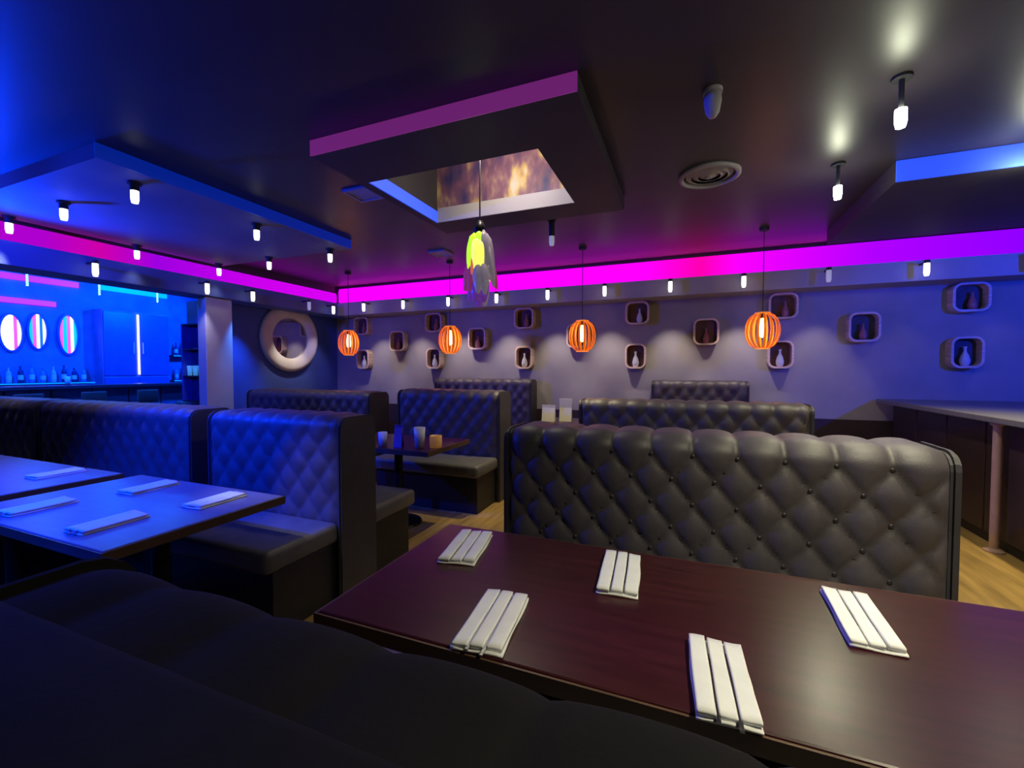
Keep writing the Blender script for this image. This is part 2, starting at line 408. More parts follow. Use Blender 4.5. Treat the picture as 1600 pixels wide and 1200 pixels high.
# coloured flood lamps added out of view to supply the blue light
def flood(name, loc, target, power, label, col=BLUE, angle=100, hang=None):
    t = thing('added_flood_lamp', label, 'added flood lamp', loc)
    d = (Vector(target) - Vector(loc)).normalized(); q = Vector((0, 0, 1)).rotation_difference(d)
    for nm, pr, m in (('housing', [(0, -.16), (.06, -.16), (.085, -.12), (.085, .0), (.078, 0), (.07, -.03), (0, -.03)], 'black_metal'),
                      ('lens', [(0, -.028), (.069, -.028), (.069, -.02), (0, -.015)], 'blue_glow')):
        o = obj(nm, lathe(pr, 24), m, t, True); o.rotation_mode = 'QUATERNION'; o.rotation_quaternion = q
    obj('yoke', box(-.012, .012, -.10, .10, -.012, .012, .004), 'black_metal', t)
    if hang: obj('stem', lathe([(0, hang - loc[2]), (.015, hang - loc[2]), (.015, 0), (0, 0)], 10), 'black_metal', t)
    lamp_light('SPOT', t, d * .02, power, col, .06, d, angle, .7)
    return t
flood('flood', (-5.80, -.25, 2.28), (-4.0, .7, 2.93), K_BLUE_L * .62, 'added blue flood lamp on the bar soffit washing the dark ceiling', angle=56)
flood('flood', (-5.80, 1.58, 2.28), (-4.1, 2.5, 2.9), K_BLUE_L, 'added blue flood lamp on the bar soffit washing the ceiling panel', angle=120)
flood('flood', (-3.1, .28, 2.72), (-3.15, 1.22, .75), K_BLUE_T, 'added blue flood lamp above the grey four-seat table', angle=76, hang=ZC)
flood('flood', (4.05, 3.0, 2.35), (2.75, 6.6, 1.5), K_BLUE_R, 'added blue flood lamp on the side wall washing the back wall', angle=62)
flood('flood', (-5.2, .25, 2.72), (-6.35, 4.9, 1.5), 520, 'added blue flood lamp on the ceiling aimed at the mirror wall', angle=50, hang=ZC)

# ------------------------------------------------------------------ booths
def tuft_profile(T, zb, zt, r):
    pts = []
    n1 = 1
    pts.append((-T / 2, zb, -1, 0)); pts.append((-T / 2, zt - r, -1, 0))
    return pts
def backrest_mesh(W, T, zb, zt, dx, amp=.028, a=.17, b=.21, r=.07, tufted=True):
    """diamond-tufted front face that rolls over the top to the centre line (front faces -y)"""
    prof = []
    L1 = zt - r - zb; n1 = max(2, int(L1 / dx))
    for k in range(n1): prof.append((-T / 2, zb + L1 * k / n1, -1, 0))
    n2 = max(4, int(r * PI / 2 / dx))
    for k in range(n2):
        t = PI / 2 * k / n2
        prof.append((-T / 2 + r - r * math.cos(t), zt - r + r * math.sin(t), -math.cos(t), math.sin(t)))
    L3 = T / 2 - r; n3 = max(2, int(L3 / dx))
    for k in range(n3 + 1): prof.append((-T / 2 + r + L3 * k / n3, zt, 0, 1))
    s = [0]
    for p, q in zip(prof, prof[1:]): s.append(s[-1] + math.hypot(q[0] - p[0], q[1] - p[1]))
    top = s[n1]
    nx = int(W / dx); bm = bmesh.new(); grid = []
    for i in range(nx + 1):
        x = -W / 2 + W * i / nx; row = []
        for (y, z, ny, nz), sv in zip(prof, s):
            sv2 = sv - top
            p = x / a + sv2 / b; q = x / a - sv2 / b
            if sv2 > 0:      # over the roll the creases run straight back
                h = abs(math.sin(PI * p)) ** .5 * (1 - sv2 / (s[-1] - top + 1e-6)) + .9 * sv2 / (s[-1] - top + 1e-6) if False else abs(math.sin(PI * x / a)) ** .45
            else:
                h = (abs(math.sin(PI * p)) * abs(math.sin(PI * q))) ** .42
            if not tufted: h = .8
            e = min(1, (W / 2 - abs(x)) / .05); h *= math.sqrt(max(0, e))
            e2 = min(1, (sv) / .04); h *= math.sqrt(max(0, e2))
            row.append(bm.verts.new((x, y - 0 + ny * amp * h, z + nz * amp * h * .8)))
        grid.append(row)
    for i in range(nx):
        for k in range(len(prof) - 1):
            bm.faces.new((grid[i][k], grid[i + 1][k], grid[i + 1][k + 1], grid[i][k + 1]))
    return bm
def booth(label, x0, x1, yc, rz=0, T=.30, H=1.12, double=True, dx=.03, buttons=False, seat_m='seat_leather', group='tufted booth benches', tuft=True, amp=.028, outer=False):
    lm = 'leather_shaded' if outer else 'leather'; lp = 'leather_shaded' if outer else 'leather_plain'  # outer picks the leather darkened for shade on the near bench
    W = x1 - x0; xc = (x0 + x1) / 2
    t = thing('booth_bench', label, 'bench', (xc, yc, 0), rz, group)
    wi = W - .06
    ft = obj('backrest', backrest_mesh(wi, T, .44, H - .02, dx, tufted=tuft, amp=amp), lm, t, True)
    obj('core', box(-wi / 2 + .005, wi / 2 - .005, -T / 2 + .012, T / 2 - .012, .0, H - .06), lp, t)
    if double:
        rb = bpy.data.objects.new('backrest', ft.data); C.objects.link(rb); rb.parent = t; rb.rotation_euler = (0, 0, PI)
    else:
        rb = obj('back_panel', box(-wi / 2, wi / 2, T / 2 - .012, T / 2, .0, H - .06, .004), lp, t)
        obj('top_roll', box(-wi / 2, wi / 2, -.03, T / 2 - .002, H - .07, H - .006, .02, 3), lp, t, True)
    outline = [(-T / 2 - .015, 0), (-T / 2 - .015, H - .08)] + \
              [(-T / 2 + .055 - .07 * math.cos(a), H - .08 + .07 * math.sin(a)) for a in (PI / 8, PI / 4, 3 * PI / 8, PI / 2)] + \
              [(T / 2 - .055 + .07 * math.cos(a), H - .08 + .07 * math.sin(a)) for a in (PI / 2, 3 * PI / 8, PI / 4, PI / 8)] + \
              [(T / 2 + .015, H - .08), (T / 2 + .015, 0)]
    for sx in (-1, 1):
        e = extrude_poly(outline, 'yz', sx * (W / 2 - .032), sx * W / 2)
        ed = [q for q in e.edges if abs(q.verts[0].co.x - q.verts[1].co.x) < 1e-6]
        bmesh.ops.bevel(e, geom=ed, offset=.01, segments=2, affect='EDGES')
        obj('end_panel', e, lp, t)
    for sy in ((-1, 1) if double else (-1,)):
        ya, yb = sorted((sy * (T / 2 - .0), sy * (T / 2 + .50)))
        obj('seat', box(-W / 2 + .02, W / 2 - .02, ya, yb, .355, .48, .035, 3), seat_m, t, True)
        obj('plinth', box(-W / 2 + .05, W / 2 - .05, *sorted((sy * (T / 2 + .0), sy * (T / 2 + .44))), 0, .354, .006), 'plinth_black', t)
    if buttons:
        me = None; a, b = .17, .21; topz = H - .02 - .07
        for m_ in range(-8, 9):
            for n_ in range(-1, 8):
                x = a * m_ / 2; z = topz - b * n_ / 2
                if (m_ + n_) % 2 or n_ < 0: continue
                if abs(x) > wi / 2 - .05 or z < .5: continue
                if me is None:
                    o = obj('button', lathe([(0, -.006), (.009, -.004), (.011, 0), (.009, .003), (0, .005)], 10), 'button_leather', t, True); me = o.data
                else:
                    o = bpy.data.objects.new('button', me); C.objects.link(o); o.parent = t
                o.location = (x, -T / 2 - .004, z); o.rotation_euler = (PI / 2, 0, 0)
    return t
G1 = 'tufted booth benches facing the camera'
booth('large dark tufted leather booth bench facing the napkin-set table', -.85, .90, 2.15, dx=.012, buttons=True, group=G1)
booth('dark tufted booth bench behind the blue-lit four-seat table by the aisle', -3.12, -1.92, 2.17, dx=.016, group=G1)
booth('blue-lit tufted booth bench nearer the bar, beside the aisle-side one', -5.40, -3.30, 2.17, dx=.02, group=G1)
booth('greyish booth bench cut by the picture edge before the bar', -7.45, -5.46, 2.17, dx=.025, seat_m='seat_leather', group=G1)
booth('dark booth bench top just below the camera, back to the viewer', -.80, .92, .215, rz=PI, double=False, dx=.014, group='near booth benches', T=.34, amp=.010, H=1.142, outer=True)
booth('dark booth bench at the bottom corner with its seat toward the grey table', -3.10, -1.87, .19, rz=PI, double=False, dx=.02, group='near booth benches', T=.32)
G2 = 'tufted booth benches in the second row'
booth('purple-lit tufted bench directly behind the large tufted bench', -.98, .96, 4.32, dx=.02, group=G2)
booth('mauve booth bench beyond the table of glasses by the aisle', -3.12, -1.82, 4.32, H=1.18, dx=.025, group=G2)
booth('pale-topped booth bench below the round mirror', -5.72, -3.58, 4.42, T=.36, H=1.13, dx=.025, group=G2)
G3 = 'wall benches under the pendant lamps'
booth('pale-topped wall bench under the framed boxes, behind the purple-lit bench', -.46, .74, 6.42, T=.26, H=1.26, double=False, dx=.03, group=G3)
booth('pale-topped wall bench behind the mauve booth bench', -3.95, -2.22, 6.42, T=.26, H=1.26, double=False, dx=.03, group=G3)

# ------------------------------------------------------------------ tables
def table(label, x0, x1, y0, y1, top_m='table_wood', h=.75, group='booth tables'):
    t = thing('booth_table', label, 'table', ((x0 + x1) / 2, (y0 + y1) / 2, 0), 0, group)
    W, D = x1 - x0, y1 - y0
    tp = obj('tabletop', box(-W / 2, W / 2, -D / 2, D / 2, h - .04, h, .006, 2), top_m, t)
    rim = bmesh.new()
    for a in ((-W / 2 - .006, -W / 2, -D / 2 - .006, D / 2 + .006), (W / 2, W / 2 + .006, -D / 2 - .006, D / 2 + .006),
              (-W / 2, W / 2, -D / 2 - .006, -D / 2), (-W / 2, W / 2, D / 2, D / 2 + .006)):
        bx(rim, *a, h - .042, h - .004)
    obj('edge_band', rim, 'table_edge', tp)
    px = W / 2 - .35 if W > 1.1 else 0
    for sx in ((-1, 1) if px else (1,)):
        obj('pedestal', lathe([(.0, h - .04), (.10, h - .04), (.10, h - .055), (.038, h - .06), (.038, .05), (0, .05)], 18, cx=sx * px), 'black_metal', t)
        obj('foot', lathe([(0, .06), (.05, .055), (.20, .02), (.21, 0), (0, 0)], 24, cx=sx * px), 'black_metal', t)
    return t
table('dark red-brown table set with white napkins in the foreground', -.92, .95, .87, 1.585)
table('blue-lit grey table with pale place settings by the aisle', -3.14, -1.93, .87, 1.62, 'grey_table')
table('blue-lit grey table at the picture edge, next to the bar-side bench', -5.1, -3.30, .87, 1.60, 'grey_table')
table('dark table holding glasses and an amber candle behind the aisle bench', -2.98, -1.90, 2.92, 3.62)
table('dark table between the two benches below the round mirror', -5.4, -3.72, 2.92, 3.60)
table('dark table hidden behind the large tufted bench', -.85, .85, 2.92, 3.62)
for x, n in ((-4.96, 'table under the pendant lamp closest to the round mirror'), (-3.13, 'table under the second pendant from the round mirror'),
             (-1.33, 'table under the third pendant, holding upright pale menus'), (.75, 'table under the largest looking pendant, before the wall bench')):
    table('small dark ' + n, x - .42, x + .42, 5.05, 5.75, group='small tables under the pendants')

# ------------------------------------------------------------------ napkins and cutlery
def cloth(W, L, z0, z1, wav, seed):
    """folded napkin sheet, gently waved"""
    rnd = random.Random(seed); ph = rnd.random() * 6
    bm = bmesh.new(); nx, ny = 8, 12; A = []; B = []
    for i in range(nx + 1):
        ra, rb = [], []
        for j in range(ny + 1):
            x = -W / 2 + W * i / nx; y = -L / 2 + L * j / ny
            up = wav * (.5 + .5 * math.sin(x * 60 + ph)) * (.4 + .6 * abs(y) / (L / 2))
            ex = 1 + .03 * math.sin(y * 30 + ph)
            ra.append(bm.verts.new((x * ex, y, z0))); rb.append(bm.verts.new((x * ex, y, z1 + up)))
        A.append(ra); B.append(rb)
    for i in range(nx):
        for j in range(ny):
            bm.faces.new((A[i][j], A[i][j + 1], A[i + 1][j + 1], A[i + 1][j])); bm.faces.new((B[i][j], B[i + 1][j], B[i + 1][j + 1], B[i][j + 1]))
    for i in range(nx):
        bm.faces.new((A[i][0], A[i + 1][0], B[i + 1][0], B[i][0])); bm.faces.new((A[i + 1][ny], A[i][ny], B[i][ny], B[i + 1][ny]))
    for j in range(ny):
        bm.faces.new((A[0][j + 1], A[0][j], B[0][j], B[0][j + 1])); bm.faces.new((A[nx][j], A[nx][j + 1], B[nx][j + 1], B[nx][j]))
    return bm
def fork_bm():
    o = [(-.009, -.10), (.009, -.10), (.010, -.085), (.0045, -.02), (.0045, .025), (.012, .045), (.0125, .10), (.0095, .10), (.0085, .06), (.0055, .06),
         (.0048, .10), (.0018, .10), (.0012, .06), (-.0012, .06), (-.0018, .10), (-.0048, .10), (-.0055, .06), (-.0085, .06), (-.0095, .10), (-.0125, .10), (-.012, .045), (-.0045, .025), (-.0045, -.02), (-.010, -.085)]
    return extrude_poly(o, 'xy', 0, .0035)
def knife_bm():
    o = [(-.008, -.11), (.008, -.11), (.0085, -.01), (.005, 0), (.011, .01), (.012, .08), (.006, .108), (-.006, .115), (-.006, .0), (-.0085, -.01)]
    return extrude_poly(o, 'xy', 0, .004)
ZT = .75
fork0 = knife0 = None
def setting(x, y, deg, W, L, where, seed, cut=True, flip=1):
    """folded napkin with a knife and fork laid along it; deg = direction of the long axis"""
    global fork0, knife0
    rz = math.radians(deg - 90)
    n = thing('napkin', 'white folded napkin ' + where, 'napkin', (x, y, ZT + .0005), rz, 'napkins on the tables')
    obj('sheet', cloth(W, L, 0, .004, .004, seed), 'napkin_linen', n, True)
    for q, (cx, wd) in enumerate(((-.33, .30), (0.0, .27), (.33, .30))):
        f = obj('fold', cloth(W * wd, L * (.985 - .02 * q), .0085, .016, .004, seed + q), 'napkin_linen', n, True); f.location = (W * cx, 0, 0)
    if not cut: return
    R = Matrix.Rotation(rz, 3, 'Z')
    for nm, fn, dx in (('fork', fork_bm, -W * .158), ('knife', knife_bm, W * .158)):
        p = R @ Vector((dx, -flip * (L / 2 - .09), 0))
        o = obj('dinner_' + nm, fn(), 'cutlery')
        o.location = (x + p.x, y + p.y, ZT + .0105); o.scale = (.42 if nm == 'fork' else .5, 1, 1); o.rotation_euler = (0, 0, rz + (0 if flip > 0 else PI))
        tag(o, 'steel %s lying on the napkin %s' % (nm, where), nm, 'cutlery on the napkins')
setting(-.735, 1.385, 101, .13, .27, 'at the far corner by the aisle', 1, flip=-1)
setting(-.455, 1.00, 96, .125, .26, 'on the near side by the aisle', 2)
setting(-.19, 1.385, 94, .12, .28, 'in the middle of the far side', 3, flip=-1)
setting(.072, .985, 93, .115, .25, 'closest to the camera', 4)
setting(.42, 1.36, 88, .11, .28, 'at the far side under the lamp', 5, flip=-1)
GT = 'on the aisle-side grey table, '
setting(-2.15, 1.42, 92, .12, .24, GT + 'pale far corner', 6, flip=-1)
setting(-2.72, 1.44, 92, .12, .24, GT + 'far side', 7, flip=-1)
setting(-2.25, 1.04, 92, .12, .24, GT + 'near side by the aisle', 8)
setting(-2.82, 1.04, 92, .12, .24, GT + 'near side', 9)
setting(-3.62, 1.42, 92, .12, .24, 'on the grey table nearer the bar', 10, flip=-1)

# ------------------------------------------------------------------ rounded shadow boxes on the back wall
def ring_prism(outer, inner, y0, y1):
    bm = bmesh.new(); n = len(outer)
    V = [[bm.verts.new((p[0], y, p[1])) for p in loop] for loop in (outer, inner) for y in (y0, y1)]
    O0, O1, I0, I1 = V
    for k in range(n):
        j = (k + 1) % n
        bm.faces.new((O0[k], O0[j], O1[j], O1[k])); bm.faces.new((I0[j], I0[k], I1[k], I1[j]))
        bm.faces.new((O0[j], O0[k], I0[k], I0[j])); bm.faces.new((O1[k], O1[j], I1[j], I1[k]))
    return bm
def wall_box(x, z, wd, ht, label, dark):
    t = thing('wall_box', label, 'shadow box', (x, YW, z), 0, 'rounded shadow boxes on the back wall')
    r = .09
    obj('frame', ring_prism(rrect(wd, ht, r), rrect(wd - .05, ht - .05, r - .025), -.13, -.001), 'frame_wood', t, False)
    obj('back_panel', extrude_poly(rrect(wd - .052, ht - .052, r - .026), 'xz', -.018, -.002), 'box_back_dark' if dark else 'box_back', t)
    return t
def vase(x, z, h, m, label):
    k = h / .2
    prof = [(0, 0), (.032, 0), (.045, .03), (.048, .06), (.035, .11), (.016, .145), (.014, .18), (.02, .2), (.016, .2), (.010, .18), (0, .16)]
    o = obj('vase', lathe([(r * k * .9, zz * k) for r, zz in prof], 20), m, None, True)
    o.location = (x, YW - .072, z); tag(o, label, 'vase', 'vases in the shadow boxes')
up = [-5.66, -4.09, -2.42, -.68, 1.13, 2.95]
mid = [-4.85, -3.25, -1.56, .23, 1.98]
low = [-5.63, -4.09, -2.42, -.70, 1.11, 2.93]
for nm, xs, z, wd, ht in (('upper', up, 2.22, .33, .33), ('middle', mid, 1.92, .32, .36), ('lower', low, 1.60, .29, .36)):
    for i, x in enumerate(xs):
        wall_box(x, z, wd, ht, 'rounded wooden wall box, %s row, %s from the round mirror' % (nm, ORD[i]), x > 1.5)
        pale = nm == 'lower'
        vase(x + (.03 if nm == 'upper' else 0), z - ht / 2 + .0255, .22 if pale else .2, 'vase_pale' if pale or (nm == 'upper' and i == 3) else 'vase_rose',
             '%s vase inside the %s-row wall box, %s from the round mirror' % ('pale blue' if pale or (nm == 'upper' and i == 3) else 'rose brown', nm, ORD[i]))

# ------------------------------------------------------------------ round mirror on the partition wall
t = thing('round_mirror', 'large round wall mirror with wide cream ring frame', 'mirror', (XW, 5.50, 1.94), 0)
prof = [(.355, .0), (.345, .03), (.36, .045), (.50, .075), (.56, .06), (.575, .03), (.57, 0)]
bm = lathe(prof, 64)
ring = obj('ring_frame', bm, 'mirror_ring', t, True); ring.rotation_euler = (0, PI / 2, 0)
g = obj('mirror_glass', lathe([(0, .012), (.358, .012), (.358, .002), (0, .002)], 64), 'mirror_glass', t); g.rotation_euler = (0, PI / 2, 0)

# ------------------------------------------------------------------ amber slatted pendants
def pendant(x, y, z, label, R=.165, HH=.19, top=ZC):
    t = thing('pendant_lamp', label, 'pendant lamp', (x, y, z), 0, 'amber slatted pendants before the back wall')
    n = 16; meO = None
    bm = bmesh.new(); A = []; st = 8
    for k in range(st + 1):
        a = -PI / 2 * .80 + PI * .80 * k / st
        r = R * math.cos(a) ** .75; zz = HH * math.sin(a) / math.sin(PI / 2 * .80)
        wv = .013 * (.55 + .45 * math.cos(a))
        A.append([bm.verts.new(p) for p in ((r, -wv, zz), (r, wv, zz), (r - .006, wv, zz), (r - .006, -wv, zz))])
    for p, q in zip(A, A[1:]):
        for k in range(4): bm.faces.new((p[k], p[(k + 1) % 4], q[(k + 1) % 4], q[k]))
    bm.faces.new(A[0][::-1]); bm.faces.new(A[-1])
    for k in range(n):
        if meO is None: o = obj('slat', bm, 'amber_slat', t, True); meO = o.data
        else: o = bpy.data.objects.new('slat', meO); C.objects.link(o); o.parent = t
        o.rotation_euler = (0, 0, 2 * PI * k / n)
    for zz in (-HH, HH):
        o = obj('hoop', lathe([(.066, -.006), (.078, -.006), (.078, .006), (.066, .006), (.066, -.006)], 24), 'amber_rim', t); o.location = (0, 0, zz)
    obj('bulb', lathe([(0, .14), (.018, .13), (.024, .09), (.03, .0), (.026, -.06), (0, -.075)], 16), 'bulb_glow', t, True)
    obj('socket', lathe([(0, .20), (.02, .20), (.024, .135), (0, .135)], 14), 'cord_black', t)
    obj('cord', lathe([(0, top - z), (.004, top - z), (.004, .20), (0, .20)], 8), 'cord_black', t)
    obj('ceiling_rose', lathe([(0, top - z), (.05, top - z), (.045, top - z - .03), (0, top - z - .035)], 20), 'cord_black', t)
    lamp_light('POINT', t, (0, 0, -.02), K_PEND, (1.0, .45, .12), .05)
for i, (x, lab) in enumerate(((-4.96, 'amber slatted pendant lamp hanging closest to the round mirror'), (-3.13, 'amber slatted pendant lamp, second from the round mirror'),
               (-1.23, 'amber slatted pendant lamp, third from the round mirror'), (.75, 'amber slatted pendant lamp farthest from the round mirror'))):
    pendant(x, 5.40, 1.825, lab, .16 + .004 * i)

# ------------------------------------------------------------------ glass chandelier under the coffer
t = thing('glass_chandelier', 'lime and orange glass drop chandelier hanging from the ceiling opening', 'chandelier', (-1.50, 3.05, 1.95))
obj('cord', lathe([(0, 1.41), (.006, 1.41), (.006, .55), (0, .55)], 8), 'cord_black', t)
obj('ceiling_rose', lathe([(0, 1.41), (.07, 1.41), (.06, 1.37), (0, 1.36)], 20), 'cord_black', t)
obj('crown', lathe([(0, .60), (.02, .60), (.045, .55), (.05, .50), (.035, .49), (0, .49)], 20), 'black_metal', t, True)
def drop(m, x, y, z0, z1, r, lean=0.0):
    """one blown-glass drop, thicker at its lower third"""
    pts = []; rr = []
    for k in range(9):
        u = k / 8
        pts.append((x * (1 - .55 * u) , y * (1 - .55 * u), z0 + (z1 - z0) * u))
        rr.append(r * 1.15 * (0.28 + .72 * math.sin(PI * min(1, .18 + .82 * (1 - u) ** .8)) if k not in (0, 8) else .25))
    obj('glass_drop', tube(pts, rr, 10), m, t, True)
spec = [('glass_lime', -.085, -.03, .24, .48, .038), ('glass_lime', -.06, -.075, .22, .50, .034), ('glass_yellow', .0, -.09, .21, .46, .038),
        ('glass_yellow', .045, -.075, .20, .44, .036), ('glass_orange', -.02, -.10, .17, .38, .026), ('glass_lime', -.10, .04, .2, .46, .036),
        ('glass_lime', .02, -.06, .26, .52, .03), ('glass_clear', .085, -.04, .10, .52, .034), ('glass_clear', .11, .02, .09, .50, .034), ('glass_clear', .13, -.03, .12, .42, .026),
        ('glass_rose', -.10, -.06, .06, .28, .042), ('glass_rose', -.045, -.09, .05, .26, .042), ('glass_rose', .12, .05, .08, .30, .036),
        ('glass_clear', .03, -.10, .03, .26, .044), ('glass_clear', .08, -.08, .02, .27, .042), ('glass_violet', -.06, -.05, -.02, .16, .046),
        ('glass_violet', .0, -.08, -.03, .15, .046), ('glass_violet', .055, -.04, -.03, .15, .044), ('glass_clear', .02, .05, -.05, .2, .046),
        ('glass_clear', -.04, .08, .1, .5, .036), ('glass_yellow', .05, .09, .15, .5, .036), ('glass_violet', -.02, .02, -.06, .12, .046)]
for s_ in spec: drop(*s_)
obj('added_bulb', lathe([(0, 1.24), (.018, 1.23), (.026, 1.19), (.02, 1.15), (.008, 1.13), (0, 1.13)], 14), 'bulb_glow', t, True)  # hidden bulb added inside the coffer to light its faces
lamp_light('POINT', t, (0.06, 0.0, 1.17), K_CHAND, (1.0, .88, .74), .06)

# ------------------------------------------------------------------ ceiling fittings
t = thing('ceiling_vent', 'round pale ceiling vent on the dark ceiling', 'vent', (.14, 3.78, ZC), 0)
obj('rim', lathe([(.19, -.0), (.225, 0), (.225, -.02), (.20, -.03), (.19, -.02), (.19, 0)], 36), 'vent_pale', t, True)
for k, r in enumerate((.05, .10, .15)):
    obj('louvre', lathe([(r - .018, -.022), (r + .02, -.004), (r + .02, -.001), (r - .018, -.018), (r - .018, -.022)], 32), 'vent_pale', t)
obj('hub', lathe([(0, -.03), (.025, -.028), (.03, -.001), (0, -.001)], 20), 'vent_pale', t)
t = thing('smoke_detector', 'small pale smoke detector hanging on the dark ceiling', 'detector', (.11, 2.66, ZC), 0)
obj('base', lathe([(0, 0), (.05, 0), (.05, -.02), (0, -.02)], 24), 'vent_pale', t)
obj('sensor_head', lathe([(0, -.018), (.042, -.02), (.046, -.06), (.036, -.12), (.02, -.145), (0, -.148)], 24), 'vent_pale', t, True)
def speaker(x, y, s, label):
    t = thing('ceiling_speaker', label, 'speaker', (x, y, ZC), 0, 'square ceiling speakers')
    obj('frame', ring_flat(s), 'vent_pale', t)
    obj('grille', box(-s / 2 + .015, s / 2 - .015, -s / 2 + .015, s / 2 - .015, -.012, -.002), 'vent_pale', t)
def ring_flat(s):
    bm = bmesh.new(); h = s / 2
    for a in ((-h, h, -h, -h + .02), (-h, h, h - .02, h), (-h, -h + .02, -h + .02, h - .02), (h - .02, h, -h + .02, h - .02)): bx(bm, *a, -.02, -.001)
    return bm
speaker(-2.62, 3.05, .25, 'square pale speaker in the ceiling between the blue panel and chandelier opening')
speaker(-3.0, 4.95, .25, 'square pale speaker in the ceiling nearer the magenta cove corner')

# ------------------------------------------------------------------ things on the far tables
def tumbler(x, y, h, r, label, m='glass_white', group='drinking glasses'):
    o = obj('tumbler', lathe([(0, 0), (r * .8, 0), (r, h), (r - .004, h), (r * .8 - .004, .012), (0, .012)], 20), m, None, True)
    o.location = (x, y, ZT + .0005); return tag(o, label, 'glass', group)
tumbler(-2.07, 3.06, .17, .048, 'white frosted glass tumbler beside the amber candle')
tumbler(-2.40, 3.0, .12, .04, 'short glass tumbler between the card and blue menu')
tumbler(-4.22, 3.05, .15, .045, 'white tumbler beside the end of the bar-side bench')
t = thing('candle_jar', 'amber glass candle jar on the table of glasses', 'candle', (-1.93 - .02, 3.12, ZT + .0005))
obj('jar', lathe([(0, 0), (.048, 0), (.052, .03), (.05, .10), (.046, .10), (.046, .012), (0, .012)], 20), 'candle_amber', t, True)
obj('wax', lathe([(0, .012), (.045, .012), (.045, .05), (0, .052)], 18), 'menu_card', t)
def menu(x, y, w_, h, label, m, rz=0):
    t = thing('menu', label, 'menu', (x, y, ZT + .0005), rz, 'standing menus')
    a = obj('cover', box(-w_ / 2, w_ / 2, -.003, .003, 0, h, .001, 1), m, t); a.location = (0, -.028, 0); a.rotation_euler = (-.16, 0, 0)
    a = obj('cover', box(-w_ / 2, w_ / 2, -.003, .003, 0, h, .001, 1), m, t); a.location = (0, .028, 0); a.rotation_euler = (.16, 0, 0)
    return t
menu(-2.62, 3.0, .12, .17, 'pale standing card on the table of glasses', 'menu_card', .3)
menu(-2.25, 3.02, .07, .19, 'violet standing menu between the two tumblers', 'menu_violet', .2)
menu(-1.62, 5.25, .17, .21, 'lower of two pale standing menus under the third pendant', 'menu_card')
menu(-1.42, 5.33, .16, .29, 'taller of two pale standing menus under the third pendant', 'menu_card')

# ------------------------------------------------------------------ high counter by the side wall
t = thing('high_counter', 'high dark counter with violet-lit top and slim pale post', 'counter', (2.95, 5.0, 0))
obj('counter_top', box(-.82, 1.24, -1.50, 1.55, 1.0, 1.05, .008), 'grey_table', t)
for k in range(5):
    obj('side_panel', box(-.68, -.65, -1.42 + .58 * k, -.86 + .58 * k, .08, 1.0, .006), 'wainscot', t)
obj('end_panel', box(-.65, 1.2, -1.42, -1.39, .08, 1.0, .006), 'wainscot', t)
obj('plinth', box(-.66, 1.2, -1.38, 1.5, 0, .08), 'plinth_black', t)
obj('post', lathe([(0, 1.0), (.045, 1.0), (.045, .98), (.028, .97), (.028, .03), (.06, .012), (.06, 0), (0, 0)], 18, cx=-.745, cy=-.55), 'pale_post', t)

# ------------------------------------------------------------------ the bar beyond the opening
XB = -11.45
def oval(y, z, ry, rz_, label, k):
    t = thing('backlit_oval', label, 'light', (XB, y, z), 0, 'backlit oval panels behind the bar')
    n = 32
    out = [(ry * math.cos(2 * PI * i / n), rz_ * math.sin(2 * PI * i / n)) for i in range(n)]
    inn = [(p[0] * .80, p[1] * .90) for p in out]
    bm = bmesh.new()
    V = [[bm.verts.new((x, p[0], p[1])) for p in lp] for lp in (out, inn) for x in (.002, .05)]
    O0, O1, I0, I1 = V
    for i in range(n):
        j = (i + 1) % n
        bm.faces.new((O0[i], O0[j], O1[j], O1[i])); bm.faces.new((I0[j], I0[i], I1[i], I1[j])); bm.faces.new((O1[i], O1[j], I1[j], I1[i])); bm.faces.new((O0[j], O0[i], I0[i], I0[j]))
    obj('rim', bm, 'bar_door', t)
    # glass set in vertical panes of white, magenta and cyan light
    edges = [-.80, -.42, -.08, .22, .50, .80]; mats = [['oval_white', 'oval_white', 'oval_white', 'oval_pink', 'oval_white'],
             ['oval_cyan', 'oval_pink', 'oval_white', 'oval_blue', 'oval_white'], ['oval_pink', 'oval_cyan', 'oval_pink', 'oval_white', 'oval_cyan']][k]
    for a, b, m in zip(edges, edges[1:], mats):
        pts = []
        for i in range(7):
            q = a + (b - a) * i / 6; pts.append((q * ry, rz_ * .9 * math.sqrt(max(.0, 1 - (q / .80) ** 2)) - (.0 if abs(q) < .79 else -.01)))
        low_ = [(p[0], -p[1]) for p in pts[::-1]]
        loop = pts + low_
        obj('pane', extrude_poly(loop, 'yz', .004, .02), m, t)
for nm, c, s_ in (('oval_white', (1, .95, .98), 1.6), ('oval_pink', (.9, .0, .55), 1.0), ('oval_cyan', (.0, .55, .85), 1.0), ('oval_blue', (.0, .08, .9), 1.0)):
    mat(nm, (.4, .4, .4), .3, emit=c, estr=s_)
oval(3.93, 2.08, .17, .36, 'white-glowing oval panel behind the bar, at the picture edge', 0)
oval(4.28, 2.13, .15, .36, 'white and magenta oval panel behind the bar, middle of three', 1)
oval(4.72, 2.10, .17, .42, 'magenta and cyan oval panel behind the bar, nearest the blue cabinet', 2)
def led(name, label, b_, m):
    return tag(obj(name, b_, m), label, 'light strip')
led('led_strip', 'magenta light strip high on the bar wall', box(XB, XB + .05, 2.2, 4.9, 3.05, 3.16, .004), 'led_magenta')
led('led_strip', 'cyan light strip beside the magenta strip on the bar wall', box(XB, XB + .05, 5.25, 6.5, 3.08, 3.20, .004), 'led_cyan')
led('led_strip', 'short magenta light strip just above the oval panels', box(XB, XB + .05, 3.2, 4.55, 2.62, 2.72, .004), 'led_magenta')
